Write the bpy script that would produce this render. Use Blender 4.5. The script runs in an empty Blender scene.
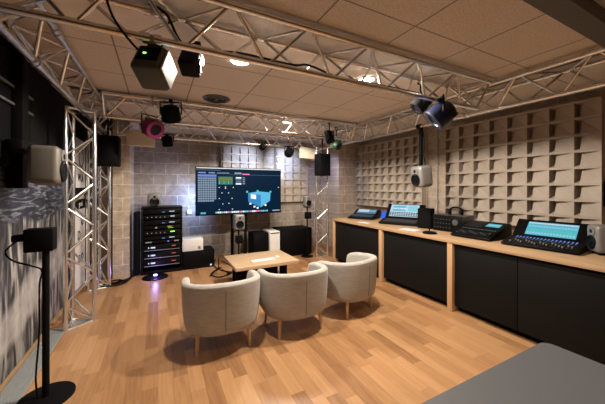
import bpy, bmesh, math, random
from mathutils import Vector, Matrix, Euler
random.seed(7)
C = bpy.context.scene.collection
PI = math.pi

# ------------------------------------------------------------------ camera, world, exposure
YAW = math.atan(144.5 / 280.0)
cam_data = bpy.data.cameras.new('camera')
cam = bpy.data.objects.new('camera', cam_data)
C.objects.link(cam)
cam.location = (0, 0, 1.58)
cam.rotation_euler = (PI / 2, 0, -YAW)
cam_data.sensor_width = 36
cam_data.lens = 280.0 / 605.0 * 36
cam_data.shift_y = -15.0 / 605.0
cam_data.clip_start = 0.05
bpy.context.scene.camera = cam
w = bpy.data.worlds.new('world')
bpy.context.scene.world = w
w.use_nodes = True
w.node_tree.nodes['Background'].inputs[0].default_value = (0.5, 0.45, 0.4, 1)
w.node_tree.nodes['Background'].inputs[1].default_value = 0.15
vs = bpy.context.scene.view_settings
vs.view_transform = 'Standard'
vs.look = 'None'
vs.gamma = 1
vs.use_curve_mapping = False
vs.exposure = 1.0

FLOOR_X0, FLOOR_X1, Y0, Y1, CEIL = -1.09, 4.75, -4.0, 6.7, 2.77


def lamp(kind, name, loc, energy, color=(1, 1, 1), target=None, size=0.1, angle=120, blend=0.5, sizey=None):
    d = bpy.data.lights.new(name, kind)
    d.energy = energy
    d.color = color
    if kind == 'SPOT':
        d.spot_size = math.radians(angle)
        d.spot_blend = blend
        d.shadow_soft_size = size
    elif kind == 'AREA':
        d.size = size
        if sizey:
            d.shape = 'RECTANGLE'
            d.size_y = sizey
    else:
        d.shadow_soft_size = size
    o = bpy.data.objects.new(name, d)
    C.objects.link(o)
    o.location = loc
    if target is not None:
        v = Vector(target) - Vector(loc)
        o.rotation_euler = v.to_track_quat('-Z', 'Y').to_euler()
    return o


WARM = (1.0, 0.895, 0.78)
DOWN = [(0.68, 2.58), (2.02, 2.40), (2.08, 4.61)]
DOWN_FILL = [(0.68, 0.55), (2.02, 0.45), (2.0, -1.5), (0.3, -1.4)]  # presumed downlights out of view, added as fill without fixtures
DOWN_POWER = [88, 125, 100]
for (x, y), e in zip(DOWN, DOWN_POWER):
    lamp('SPOT', 'downlight_lamp', (x, y, CEIL - 0.075), e, WARM, (x, y, 0), 0.14 if y > 4 else 0.04, 162, 0.14)
for x, y in DOWN_FILL:
    lamp('SPOT', 'downlight_lamp', (x, y, CEIL - 0.075), 16, WARM, (x, y, 0), 0.04, 125, 0.5)


# ------------------------------------------------------------------ materials
def newmat(name):
    m = bpy.data.materials.new(name)
    m.use_nodes = True
    nt = m.node_tree
    return m, nt, nt.nodes['Principled BSDF']


def simple(name, col, rough=0.5, metal=0.0, var=0.12, scale=30, bump=0.0, bscale=200, emit=None, es=1.0, coat=0):
    m, nt, b = newmat(name)
    N, L = nt.nodes, nt.links
    tc = N.new('ShaderNodeTexCoord')
    nz = N.new('ShaderNodeTexNoise')
    nz.inputs['Scale'].default_value = scale
    L.new(tc.outputs['Object'], nz.inputs['Vector'])
    mx = N.new('ShaderNodeMix')
    mx.data_type = 'RGBA'
    c = Vector(col)
    mx.inputs[6].default_value = (*(c * (1 - var)), 1)
    mx.inputs[7].default_value = (*[min(1, v) for v in (c * (1 + var))], 1)
    L.new(nz.outputs['Fac'], mx.inputs[0])
    L.new(mx.outputs[2], b.inputs['Base Color'])
    b.inputs['Roughness'].default_value = rough
    b.inputs['Metallic'].default_value = metal
    if max(col) < .03:
        b.inputs['Specular IOR Level'].default_value = 0.13
    if coat:
        b.inputs['Coat Weight'].default_value = coat
    if bump:
        n2 = N.new('ShaderNodeTexNoise')
        n2.inputs['Scale'].default_value = bscale
        L.new(tc.outputs['Object'], n2.inputs['Vector'])
        bp = N.new('ShaderNodeBump')
        bp.inputs['Strength'].default_value = bump
        bp.inputs['Distance'].default_value = 0.01
        L.new(n2.outputs['Fac'], bp.inputs['Height'])
        L.new(bp.outputs[0], b.inputs['Normal'])
    if emit:
        b.inputs['Emission Color'].default_value = (*emit, 1)
        b.inputs['Emission Strength'].default_value = es
    return m


def emis(name, col, s):
    m, nt, b = newmat(name)
    b.inputs['Base Color'].default_value = (col[0] * .2, col[1] * .2, col[2] * .2, 1)
    b.inputs['Roughness'].default_value = 0.4
    b.inputs['Specular IOR Level'].default_value = 0.03
    b.inputs['Emission Color'].default_value = (*col, 1)
    b.inputs['Emission Strength'].default_value = s
    return m


def world_vec(nt, a, bb, off=(0, 0)):
    N, L = nt.nodes, nt.links
    g = N.new('ShaderNodeNewGeometry')
    s = N.new('ShaderNodeSeparateXYZ')
    L.new(g.outputs['Position'], s.inputs[0])
    c = N.new('ShaderNodeCombineXYZ')
    L.new(s.outputs[a], c.inputs[0])
    L.new(s.outputs[bb], c.inputs[1])
    ad = N.new('ShaderNodeVectorMath')
    ad.operation = 'ADD'
    ad.inputs[1].default_value = (off[0], off[1], 0)
    L.new(c.outputs[0], ad.inputs[0])
    return ad.outputs[0]


def block_mat(name, a, bb, c1, c2, mortar):
    m, nt, b = newmat(name)
    N, L = nt.nodes, nt.links
    v = world_vec(nt, a, bb, (0.08, 0.0))
    br = N.new('ShaderNodeTexBrick')
    br.inputs['Color1'].default_value = (*c1, 1)
    br.inputs['Color2'].default_value = (*c2, 1)
    br.inputs['Mortar'].default_value = (*mortar, 1)
    br.inputs['Scale'].default_value = 1
    br.inputs['Mortar Size'].default_value = 0.009
    br.inputs['Mortar Smooth'].default_value = 0.3
    br.inputs['Brick Width'].default_value = 0.46
    br.inputs['Row Height'].default_value = 0.232
    L.new(v, br.inputs['Vector'])
    nz = N.new('ShaderNodeTexNoise')
    nz.inputs['Scale'].default_value = 9
    nz.inputs['Detail'].default_value = 8
    nz.inputs['Roughness'].default_value = 0.7
    L.new(v, nz.inputs['Vector'])
    rp = N.new('ShaderNodeMapRange')
    rp.inputs['From Min'].default_value = 0.3
    rp.inputs['From Max'].default_value = 0.7
    rp.inputs['To Min'].default_value = 0.66
    rp.inputs['To Max'].default_value = 1.25
    L.new(nz.outputs['Fac'], rp.inputs['Value'])
    mul = N.new('ShaderNodeVectorMath')
    mul.operation = 'SCALE'
    L.new(br.outputs['Color'], mul.inputs[0])
    L.new(rp.outputs[0], mul.inputs['Scale'])
    L.new(mul.outputs[0], b.inputs['Base Color'])
    b.inputs['Roughness'].default_value = 0.85
    n2 = N.new('ShaderNodeTexNoise')
    n2.inputs['Scale'].default_value = 60
    n2.inputs['Detail'].default_value = 4
    L.new(v, n2.inputs['Vector'])
    ad = N.new('ShaderNodeMath')
    ad.operation = 'MULTIPLY_ADD'
    ad.inputs[1].default_value = -0.6
    L.new(br.outputs['Fac'], ad.inputs[0])
    L.new(n2.outputs['Fac'], ad.inputs[2])
    bp = N.new('ShaderNodeBump')
    bp.inputs['Strength'].default_value = 0.6
    bp.inputs['Distance'].default_value = 0.012
    L.new(ad.outputs[0], bp.inputs['Height'])
    L.new(bp.outputs[0], b.inputs['Normal'])
    return m


def floor_mat():
    m, nt, b = newmat('oak_laminate')
    N, L = nt.nodes, nt.links
    g = N.new('ShaderNodeNewGeometry')
    s = N.new('ShaderNodeSeparateXYZ')
    L.new(g.outputs['Position'], s.inputs[0])

    def M(op, a, bv=None, cv=None):
        n = N.new('ShaderNodeMath')
        n.operation = op
        for i, q in enumerate((a, bv, cv)):
            if q is None:
                continue
            if isinstance(q, (int, float)):
                n.inputs[i].default_value = q
            else:
                L.new(q, n.inputs[i])
        return n.outputs[0]
    rowf = M('DIVIDE', s.outputs[0], 0.112)
    row = M('FLOOR', rowf)
    wn = N.new('ShaderNodeTexWhiteNoise')
    wn.noise_dimensions = '1D'
    L.new(row, wn.inputs['W'])
    yo = M('MULTIPLY_ADD', wn.outputs['Value'], 3.7, s.outputs[1])
    segf = M('DIVIDE', yo, 0.62)
    seg = M('FLOOR', segf)
    cb = N.new('ShaderNodeCombineXYZ')
    L.new(row, cb.inputs[0])
    L.new(seg, cb.inputs[1])
    w2 = N.new('ShaderNodeTexWhiteNoise')
    w2.noise_dimensions = '2D'
    L.new(cb.outputs[0], w2.inputs['Vector'])
    # grain
    gv = N.new('ShaderNodeCombineXYZ')
    L.new(M('MULTIPLY', s.outputs[0], 26), gv.inputs[0])
    L.new(M('MULTIPLY', s.outputs[1], 2.2), gv.inputs[1])
    L.new(M('MULTIPLY', w2.outputs['Value'], 40), gv.inputs[2])
    nz = N.new('ShaderNodeTexNoise')
    nz.inputs['Scale'].default_value = 1.0
    nz.inputs['Detail'].default_value = 6
    nz.inputs['Distortion'].default_value = 1.2
    L.new(gv.outputs[0], nz.inputs['Vector'])
    t = M('ADD', M('MULTIPLY', w2.outputs['Value'], 0.52), M('MULTIPLY', nz.outputs['Fac'], 0.60))
    cr = N.new('ShaderNodeValToRGB')
    e = cr.color_ramp.elements
    e[0].position = 0.12
    e[0].color = (0.20, 0.090, 0.036, 1)
    e[1].position = 0.95
    e[1].color = (0.54, 0.305, 0.142, 1)
    k = cr.color_ramp.elements.new(0.5)
    k.color = (0.40, 0.207, 0.090, 1)
    L.new(t, cr.inputs[0])
    # joints
    fx = M('FRACT', rowf)
    fy = M('FRACT', segf)
    jx = M('LESS_THAN', fx, 0.018)
    jy = M('LESS_THAN', fy, 0.004)
    j = M('MAXIMUM', jx, jy)
    mx = N.new('ShaderNodeMix')
    mx.data_type = 'RGBA'
    L.new(M('MULTIPLY', j, 0.45), mx.inputs[0])
    L.new(cr.outputs[0], mx.inputs[6])
    mx.inputs[7].default_value = (0.10, 0.05, 0.022, 1)
    L.new(mx.outputs[2], b.inputs['Base Color'])
    b.inputs['Roughness'].default_value = 0.36
    b.inputs['Specular IOR Level'].default_value = 0.4
    bp = N.new('ShaderNodeBump')
    bp.inputs['Strength'].default_value = 0.06
    bp.inputs['Distance'].default_value = 0.004
    L.new(nz.outputs['Fac'], bp.inputs['Height'])
    L.new(bp.outputs[0], b.inputs['Normal'])
    return m


def wood_mat(name, c1, c2, axis=1, rough=0.5):
    m, nt, b = newmat(name)
    N, L = nt.nodes, nt.links
    g = N.new('ShaderNodeTexCoord')
    mp = N.new('ShaderNodeMapping')
    sc = [30, 30, 30]
    sc[axis] = 2
    mp.inputs['Scale'].default_value = sc
    L.new(g.outputs['Object'], mp.inputs[0])
    nz = N.new('ShaderNodeTexNoise')
    nz.inputs['Scale'].default_value = 1
    nz.inputs['Detail'].default_value = 5
    nz.inputs['Distortion'].default_value = 1.0
    L.new(mp.outputs[0], nz.inputs['Vector'])
    cr = N.new('ShaderNodeValToRGB')
    cr.color_ramp.elements[0].position = 0.3
    cr.color_ramp.elements[0].color = (*c1, 1)
    cr.color_ramp.elements[1].position = 0.7
    cr.color_ramp.elements[1].color = (*c2, 1)
    L.new(nz.outputs['Fac'], cr.inputs[0])
    L.new(cr.outputs[0], b.inputs['Base Color'])
    b.inputs['Roughness'].default_value = rough
    return m


def tile_mat():
    m, nt, b = newmat('ceiling_tile')
    N, L = nt.nodes, nt.links
    g = N.new('ShaderNodeNewGeometry')
    s = N.new('ShaderNodeSeparateXYZ')
    L.new(g.outputs['Position'], s.inputs[0])

    def M(op, a, bv=None, cv=None):
        n = N.new('ShaderNodeMath')
        n.operation = op
        for i, q in enumerate((a, bv, cv)):
            if q is None:
                continue
            if isinstance(q, (int, float)):
                n.inputs[i].default_value = q
            else:
                L.new(q, n.inputs[i])
        return n.outputs[0]
    px, x0 = 0.673, 1.02
    fx = M('FRACT', M('DIVIDE', M('ADD', s.outputs[0], 20 * px - x0 + 0.007), px))
    jx = M('LESS_THAN', fx, 0.014 / px)
    # rows at 1.46, 2.82, 3.49 and every 1.36 below
    j = jx
    for yy in (-2.62, -1.26, 0.10, 1.46, 2.82, 3.50, 4.86, 6.2):
        q = M('LESS_THAN', M('ABSOLUTE', M('SUBTRACT', s.outputs[1], yy)), 0.006)
        j = M('MAXIMUM', j, q)
    nz = N.new('ShaderNodeTexNoise')
    nz.inputs['Scale'].default_value = 70
    nz.inputs['Detail'].default_value = 6
    nz.inputs['Roughness'].default_value = 0.8
    L.new(g.outputs['Position'], nz.inputs['Vector'])
    cr = N.new('ShaderNodeValToRGB')
    cr.color_ramp.elements[0].position = 0.35
    cr.color_ramp.elements[0].color = (0.52, 0.47, 0.42, 1)
    cr.color_ramp.elements[1].position = 0.62
    cr.color_ramp.elements[1].color = (0.78, 0.72, 0.65, 1)
    L.new(nz.outputs['Fac'], cr.inputs[0])
    mx = N.new('ShaderNodeMix')
    mx.data_type = 'RGBA'
    L.new(M('MULTIPLY', j, 0.72), mx.inputs[0])
    L.new(cr.outputs[0], mx.inputs[6])
    mx.inputs[7].default_value = (0.10, 0.075, 0.055, 1)
    L.new(mx.outputs[2], b.inputs['Base Color'])
    b.inputs['Roughness'].default_value = 0.9
    bp = N.new('ShaderNodeBump')
    bp.inputs['Strength'].default_value = 0.25
    bp.inputs['Distance'].default_value = 0.01
    L.new(nz.outputs['Fac'], bp.inputs['Height'])
    L.new(bp.outputs[0], b.inputs['Normal'])
    return m


def mural_mat():
    m, nt, b = newmat('mural_print')
    N, L = nt.nodes, nt.links
    g = N.new('ShaderNodeNewGeometry')

    def noise(sc, scale, detail, dist):
        mp = N.new('ShaderNodeMapping')
        mp.inputs['Scale'].default_value = sc
        L.new(g.outputs['Position'], mp.inputs[0])
        nz = N.new('ShaderNodeTexNoise')
        nz.inputs['Scale'].default_value = scale
        nz.inputs['Detail'].default_value = detail
        nz.inputs['Distortion'].default_value = dist
        L.new(mp.outputs[0], nz.inputs['Vector'])
        return nz.outputs['Fac']

    def ramp(f, stops):
        cr = N.new('ShaderNodeValToRGB')
        e = cr.color_ramp.elements
        e[0].position, e[0].color = stops[0][0], (*stops[0][1], 1)
        e[1].position, e[1].color = stops[-1][0], (*stops[-1][1], 1)
        for p_, c_ in stops[1:-1]:
            k = e.new(p_)
            k.color = (*c_, 1)
        L.new(f, cr.inputs[0])
        return cr.outputs[0]

    def mix(f, a, c):
        mx = N.new('ShaderNodeMix')
        mx.data_type = 'RGBA'
        L.new(f, mx.inputs[0])
        L.new(a, mx.inputs[6])
        L.new(c, mx.inputs[7])
        return mx.outputs[2]
    drips = ramp(noise((1, 7, 1.1), 1.7, 5, .8), [(.40, (.02, .02, .023)), (.49, (.07, .068, .068)), (.56, (.24, .23, .22)), (.68, (.46, .44, .42))])
    gear = ramp(noise((1, 1.8, 13), 1.5, 4, 1.6), [(.44, (.012, .014, .024)), (.55, (.035, .04, .06)), (.60, (.20, .21, .25)), (.66, (.05, .055, .08))])
    s = N.new('ShaderNodeSeparateXYZ')
    L.new(g.outputs['Position'], s.inputs[0])

    def M(op, a, bv):
        n = N.new('ShaderNodeMath')
        n.operation = op
        for i, q in enumerate((a, bv)):
            if isinstance(q, (int, float)):
                n.inputs[i].default_value = q
            else:
                L.new(q, n.inputs[i])
        return n.outputs[0]
    zz = M('ADD', s.outputs[2], M('MULTIPLY', noise((1, 1.2, 1.2), 1.6, 2, 0), .35))
    hi = N.new('ShaderNodeMapRange')
    hi.inputs['From Min'].default_value = 1.42
    hi.inputs['From Max'].default_value = 1.47
    L.new(zz, hi.inputs['Value'])
    # a pale sweep crossing the drips low on the wall
    sw = M('ABSOLUTE', M('SUBTRACT', M('ADD', zz, M('MULTIPLY', s.outputs[1], -.22)), -.05), 0)
    pl = N.new('ShaderNodeMapRange')
    pl.inputs['From Min'].default_value = .22
    pl.inputs['From Max'].default_value = .12
    pl.inputs['To Max'].default_value = .75
    L.new(sw, pl.inputs['Value'])
    pale = ramp(noise((1, 3, 3), 3, 5, .5), [(.35, (.36, .34, .33)), (.65, (.52, .50, .48))])
    low = mix(pl.outputs[0], drips, pale)
    L.new(mix(hi.outputs[0], low, gear), b.inputs['Base Color'])
    b.inputs['Roughness'].default_value = 0.55
    return m


def fabric_mat(name, col, scale=260):
    m, nt, b = newmat(name)
    N, L = nt.nodes, nt.links
    tc = N.new('ShaderNodeTexCoord')
    nz = N.new('ShaderNodeTexNoise')
    nz.inputs['Scale'].default_value = scale
    nz.inputs['Detail'].default_value = 3
    L.new(tc.outputs['Object'], nz.inputs['Vector'])
    n2 = N.new('ShaderNodeTexNoise')
    n2.inputs['Scale'].default_value = 12
    mp = N.new('ShaderNodeMapping')
    mp.inputs['Scale'].default_value = (1, 1, 5)
    L.new(tc.outputs['Object'], mp.inputs[0])
    L.new(mp.outputs[0], n2.inputs['Vector'])
    ad = N.new('ShaderNodeMath')
    ad.operation = 'ADD'
    L.new(nz.outputs['Fac'], ad.inputs[0])
    L.new(n2.outputs['Fac'], ad.inputs[1])
    rp = N.new('ShaderNodeMapRange')
    rp.inputs['From Min'].default_value = 0.6
    rp.inputs['From Max'].default_value = 1.4
    L.new(ad.outputs[0], rp.inputs['Value'])
    mx = N.new('ShaderNodeMix')
    mx.data_type = 'RGBA'
    c = Vector(col)
    mx.inputs[6].default_value = (*(c * .78), 1)
    mx.inputs[7].default_value = (*(c * 1.15), 1)
    L.new(rp.outputs[0], mx.inputs[0])
    L.new(mx.outputs[2], b.inputs['Base Color'])
    b.inputs['Roughness'].default_value = 0.95
    b.inputs['Sheen Weight'].default_value = 0.25
    bp = N.new('ShaderNodeBump')
    bp.inputs['Strength'].default_value = 0.35
    bp.inputs['Distance'].default_value = 0.004
    L.new(nz.outputs['Fac'], bp.inputs['Height'])
    L.new(bp.outputs[0], b.inputs['Normal'])
    return m


MT = {}
MT['floor'] = floor_mat()
MT['tile'] = tile_mat()
MT['plaster'] = simple('plaster_strip', (0.74, 0.70, 0.65), 0.9, bump=0.3, bscale=60, scale=8)
MT['block_back'] = block_mat('block_wall_back', 0, 2, (0.33, 0.27, 0.22), (0.41, 0.34, 0.28), (0.58, 0.51, 0.44))
MT['block_side'] = block_mat('block_wall_side', 1, 2, (0.40, 0.32, 0.24), (0.44, 0.36, 0.27), (0.52, 0.43, 0.34))
MT['block_pier'] = block_mat('block_wall_pier', 0, 2, (0.46, 0.37, 0.28), (0.54, 0.44, 0.33), (0.70, 0.60, 0.48))
MT['mural'] = mural_mat()
MT['dark_wall'] = simple('dark_cloth', (0.010, 0.010, 0.011), 0.9, var=0.4, scale=6)
MT['bark'] = simple('dark_rough_cladding', (0.07, 0.045, 0.03), 0.9, var=0.8, scale=25, bump=1.0, bscale=40)
MT['alu'] = simple('truss_aluminium', (0.78, 0.77, 0.75), 0.24, 0.95, var=0.10, scale=14, bump=0.05)
MT['alu_dull'] = simple('dull_steel', (0.42, 0.40, 0.38), 0.5, 0.7)
MT['grey_beam'] = simple('grey_painted_beam', (0.10, 0.095, 0.09), 0.6)
MT['black'] = simple('black_plastic', (0.003, 0.003, 0.0033), 0.45)
MT['blackmat'] = simple('black_matte', (0.002, 0.002, 0.0022), 0.8)
MT['blackgloss'] = simple('black_gloss', (0.006, 0.006, 0.007), 0.2)
MT['graphite'] = simple('graphite_laminate', (0.0075, 0.0072, 0.007), 0.6, var=0.05)
MT['oak'] = wood_mat('oak_edge', (0.40, 0.25, 0.13), (0.52, 0.35, 0.20), 1)
MT['oak_leg'] = wood_mat('oak_leg', (0.50, 0.30, 0.15), (0.62, 0.40, 0.22), 2)
MT['table'] = wood_mat('light_table_wood', (0.44, 0.29, 0.16), (0.58, 0.42, 0.26), 0)
MT['fabric'] = fabric_mat('oatmeal_fabric', (0.43, 0.40, 0.35))
MT['foam'] = simple('beige_foam', (0.42, 0.355, 0.29), 0.95, bump=0.4, bscale=90, scale=6)
MT['desk'] = simple('grey_desk', (0.075, 0.077, 0.08), 0.6, var=0.04)
MT['silver'] = simple('silver_paint', (0.22, 0.21, 0.195), 0.4, 0.3)
MT['greygreen'] = simple('grey_green_paint', (0.06, 0.072, 0.066), 0.5)
MT['white'] = simple('white_plastic', (0.78, 0.76, 0.72), 0.4)
MT['cream'] = simple('cream_panel', (0.62, 0.56, 0.44), 0.7)
MT['magenta'] = simple('magenta_paint', (0.15, 0.006, 0.055), 0.5)
MT['navy'] = simple('navy_paint', (0.004, 0.009, 0.036), 0.4)
MT['green'] = simple('green_paint', (0.006, 0.045, 0.014), 0.5)
MT['downlight'] = emis('downlight_glow', (1, 0.93, 0.82), 14)
MT['glass_lens'] = simple('lens_glass', (0.008, 0.008, 0.010), 0.35)
MT['led_green'] = emis('led_green', (0.2, 1, 0.1), 1.6)
MT['led_white'] = emis('led_white', (0.6, 0.68, 0.9), .55)
MT['led_red'] = emis('led_red', (1, 0.15, 0.12), 0.25)
MT['led_blue'] = emis('led_blue', (0.2, 0.35, 1), .3)
MT['led_violet'] = emis('led_violet', (0.35, 0.25, 1), 6)
MT['led_yellow'] = emis('led_yellow', (0.6, 0.9, 0.08), 0.3)
MT['scr_navy'] = emis('screen_navy', (0.002, 0.012, 0.032), 0.5)
MT['scr_top'] = emis('screen_top', (0.55, 0.60, 0.65), 0.5)
MT['scr_bar'] = emis('screen_bar', (0.10, 0.16, 0.24), 0.5)
MT['scr_cell'] = emis('screen_cell', (0.19, 0.27, 0.36), 0.5)
MT['scr_head'] = emis('screen_head', (0.12, 0.19, 0.55), 0.5)
MT['scr_green'] = emis('screen_green', (0.03, 0.14, 0.11), 0.5)
MT['scr_olive'] = emis('screen_olive', (0.14, 0.15, 0.05), 0.5)
MT['scr_cube'] = emis('screen_cube', (0.03, 0.20, 0.45), 0.5)
MT['scr_cube2'] = emis('screen_cube_light', (0.09, 0.38, 0.62), 0.5)
MT['scr_white'] = emis('screen_white', (0.75, 0.85, 0.92), 0.5)
MT['scr_teal'] = emis('screen_teal', (0.05, 0.50, 0.42), 0.5)
MT['scr_pink'] = emis('screen_pink', (0.80, 0.20, 0.40), 0.5)
MT['scr_cyan'] = emis('console_cyan', (0.11, 0.42, 0.55), 0.42)
MT['scr_cyan2'] = emis('console_cyan_light', (0.22, 0.58, 0.68), 0.42)
MT['scr_blue'] = emis('console_blue', (0.04, 0.12, 0.62), 0.5)
MT['scr_pale'] = emis('console_pale', (0.42, 0.55, 0.68), 0.5)
MT['graybrown'] = simple('taupe_cabinet', (0.13, 0.113, 0.09), 0.5)
MT['dark_metal'] = simple('dark_metal', (0.10, 0.10, 0.10), 0.45, 0.3)
MT['grille'] = simple('floor_grille', (0.34, 0.36, 0.36), 0.5, 0.2)
MT['paper'] = simple('paper', (0.75, 0.75, 0.78), 0.6)


# ------------------------------------------------------------------ mesh builder
class MB:
    def __init__(s):
        s.bm = bmesh.new()
        s.mats = []

    def mi(s, mat):
        if mat not in s.mats:
            s.mats.append(mat)
        return s.mats.index(mat)

    def box(s, c, d, mat='black', rot=None, bev=0.0, seg=2):
        i = s.mi(mat)
        t = bmesh.new()
        bmesh.ops.create_cube(t, size=1)
        bmesh.ops.scale(t, vec=Vector(d), verts=t.verts)
        if bev:
            bmesh.ops.bevel(t, geom=t.edges[:], offset=bev, segments=seg, affect='EDGES', profile=0.5)
        M = Matrix.Translation(Vector(c))
        if rot is not None:
            M = M @ (rot.to_matrix().to_4x4() if isinstance(rot, Euler) else rot)
        s._add(t, M, i, bev > 0)
        return s

    def _add(s, t, M, i, smooth=False):
        t.transform(M)
        mp = {}
        for v in t.verts:
            mp[v] = s.bm.verts.new(v.co)
        for f in t.faces:
            try:
                nf = s.bm.faces.new([mp[v] for v in f.verts])
            except ValueError:
                continue
            nf.material_index = i
            nf.smooth = f.smooth or smooth
        t.free()

    def tube(s, p0, p1, r, mat='alu', seg=10, r1=None, cap=True):
        i = s.mi(mat)
        p0, p1 = Vector(p0), Vector(p1)
        r1 = r if r1 is None else r1
        d = (p1 - p0)
        q = d.to_track_quat('Z', 'Y').to_matrix()
        a, b = [], []
        for k in range(seg):
            an = 2 * PI * k / seg
            o = q @ Vector((math.cos(an), math.sin(an), 0))
            a.append(s.bm.verts.new(p0 + o * r))
            b.append(s.bm.verts.new(p1 + o * r1))
        for k in range(seg):
            f = s.bm.faces.new((a[k], a[(k + 1) % seg], b[(k + 1) % seg], b[k]))
            f.smooth = True
            f.material_index = i
        if cap:
            f = s.bm.faces.new(a[::-1]); f.material_index = i
            f = s.bm.faces.new(b); f.material_index = i
        return s

    def path(s, pts, r, mat='black', seg=7, sub=6):
        P = [Vector(p) for p in pts]
        out = []
        n = len(P)
        for k in range(n - 1):
            p0, p1, p2, p3 = P[max(k - 1, 0)], P[k], P[k + 1], P[min(k + 2, n - 1)]
            for j in range(sub):
                t = j / sub
                out.append(0.5 * ((2 * p1) + (p2 - p0) * t + (2 * p0 - 5 * p1 + 4 * p2 - p3) * t * t + (3 * p1 - p0 - 3 * p2 + p3) * t ** 3))
        out.append(P[-1])
        i = s.mi(mat)
        rings = []
        for k, p in enumerate(out):
            d = out[min(k + 1, len(out) - 1)] - out[max(k - 1, 0)]
            q = d.to_track_quat('Z', 'Y').to_matrix()
            rings.append([s.bm.verts.new(p + q @ Vector((math.cos(2 * PI * a / seg) * r, math.sin(2 * PI * a / seg) * r, 0))) for a in range(seg)])
        for a, b in zip(rings, rings[1:]):
            for k in range(seg):
                f = s.bm.faces.new((a[k], a[(k + 1) % seg], b[(k + 1) % seg], b[k]))
                f.smooth = True
                f.material_index = i
        f = s.bm.faces.new(rings[0][::-1]); f.material_index = i
        f = s.bm.faces.new(rings[-1]); f.material_index = i
        return s

    def lathe(s, prof, M=None, mat='black', seg=28, closed_ends=True):
        """prof: list of (r, z) bottom to top, turned about z, then placed by M"""
        i = s.mi(mat)
        t = bmesh.new()
        rings = []
        for r, z in prof:
            if r < 1e-6:
                rings.append([t.verts.new((0, 0, z))])
            else:
                rings.append([t.verts.new((r * math.cos(2 * PI * k / seg), r * math.sin(2 * PI * k / seg), z)) for k in range(seg)])
        for a, b in zip(rings, rings[1:]):
            for k in range(seg):
                k2 = (k + 1) % seg
                if len(a) == 1 and len(b) == 1:
                    continue
                if len(a) == 1:
                    f = t.faces.new((a[0], b[k2], b[k]))
                elif len(b) == 1:
                    f = t.faces.new((a[k], a[k2], b[0]))
                else:
                    f = t.faces.new((a[k], a[k2], b[k2], b[k]))
                f.smooth = True
        if closed_ends:
            if len(rings[0]) > 1:
                t.faces.new(rings[0][::-1])
            if len(rings[-1]) > 1:
                t.faces.new(rings[-1])
        s._add(t, M or Matrix(), i)
        return s

    def prism(s, poly, a0, a1, axis='x', mat='black', bev=0.0, M=None):
        """polygon extruded along an axis: axis x uses (y,z); y uses (x,z); z uses (x,y)"""
        i = s.mi(mat)
        t = bmesh.new()

        def mk(p, a):
            return {'x': (a, p[0], p[1]), 'y': (p[0], a, p[1]), 'z': (p[0], p[1], a)}[axis]
        A = [t.verts.new(mk(p, a0)) for p in poly]
        B = [t.verts.new(mk(p, a1)) for p in poly]
        n = len(poly)
        for k in range(n):
            t.faces.new((A[k], A[(k + 1) % n], B[(k + 1) % n], B[k]))
        t.faces.new(A[::-1])
        t.faces.new(B)
        bmesh.ops.recalc_face_normals(t, faces=t.faces)
        if bev:
            bmesh.ops.bevel(t, geom=t.edges[:], offset=bev, segments=2, affect='EDGES', profile=0.5)
        s._add(t, M or Matrix(), i, bev > 0)
        return s

    def quad(s, pts, mat='black'):
        i = s.mi(mat)
        f = s.bm.faces.new([s.bm.verts.new(Vector(p)) for p in pts])
        f.material_index = i
        return s

    def build(s, name, parent=None, recalc=False):
        if recalc:
            bmesh.ops.recalc_face_normals(s.bm, faces=s.bm.faces)
        me = bpy.data.meshes.new(name)
        s.bm.to_mesh(me)
        s.bm.free()
        for m in s.mats:
            me.materials.append(MT[m])
        if any(p.use_smooth for p in me.polygons):
            try:
                me.set_sharp_from_angle(angle=math.radians(40))
            except Exception:
                pass
        o = bpy.data.objects.new(name, me)
        C.objects.link(o)
        if parent is not None:
            o.parent = parent
        return o


def tag(o, label, cat, group=None, kind=None):
    o['label'] = label
    o['category'] = cat
    if group:
        o['group'] = group
    if kind:
        o['kind'] = kind
    return o


def thing(name, label, cat, loc=(0, 0, 0), rot=(0, 0, 0), group=None):
    o = bpy.data.objects.new(name, None)
    o.empty_display_size = 0.1
    C.objects.link(o)
    o.location = loc
    o.rotation_euler = rot
    return tag(o, label, cat, group)


def struct(o, label=None):
    o['kind'] = 'structure'
    if label:
        o['label'] = label
        o['category'] = 'structure'
    return o


def children(o):
    return [c for c in bpy.data.objects if c.parent == o]


def dup(root, loc, rotz, label, group=None):
    r = root.copy()
    C.objects.link(r)
    r.location = loc
    r.rotation_euler = (0, 0, rotz)
    r['label'] = label
    if group:
        r['group'] = group
    for ch in children(root):
        c = ch.copy()
        C.objects.link(c)
        c.parent = r
        for g in children(ch):
            d = g.copy()
            C.objects.link(d)
            d.parent = c
    return r


# ------------------------------------------------------------------ the room
struct(MB().box(((FLOOR_X0 + FLOOR_X1) / 2, (Y0 + Y1) / 2, -0.05), (FLOOR_X1 - FLOOR_X0 + .4, Y1 - Y0 + .4, 0.1), 'floor').build('floor'), 'oak laminate floor in staggered strips')
struct(MB().box(((FLOOR_X0 + FLOOR_X1) / 2, (Y0 + Y1) / 2, CEIL + .05), (FLOOR_X1 - FLOOR_X0 + .4, Y1 - Y0 + .4, 0.1), 'tile').build('ceiling'), 'suspended ceiling of speckled beige tiles')
struct(MB().box((1.83, Y1 + .1, CEIL / 2), (5.84 + .4, 0.2, CEIL), 'block_back').build('wall_back'), 'back wall of beige concrete blocks behind the television')
struct(MB().box((FLOOR_X1 + .1, (Y0 + Y1) / 2, CEIL / 2), (0.2, Y1 - Y0, CEIL), 'block_side').build('wall_right'), 'right wall of beige concrete blocks')
struct(MB().box((FLOOR_X0 - .1, (Y0 + Y1) / 2, CEIL / 2), (0.2, Y1 - Y0, CEIL), 'dark_wall').build('wall_left'), 'dark left wall')
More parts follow.
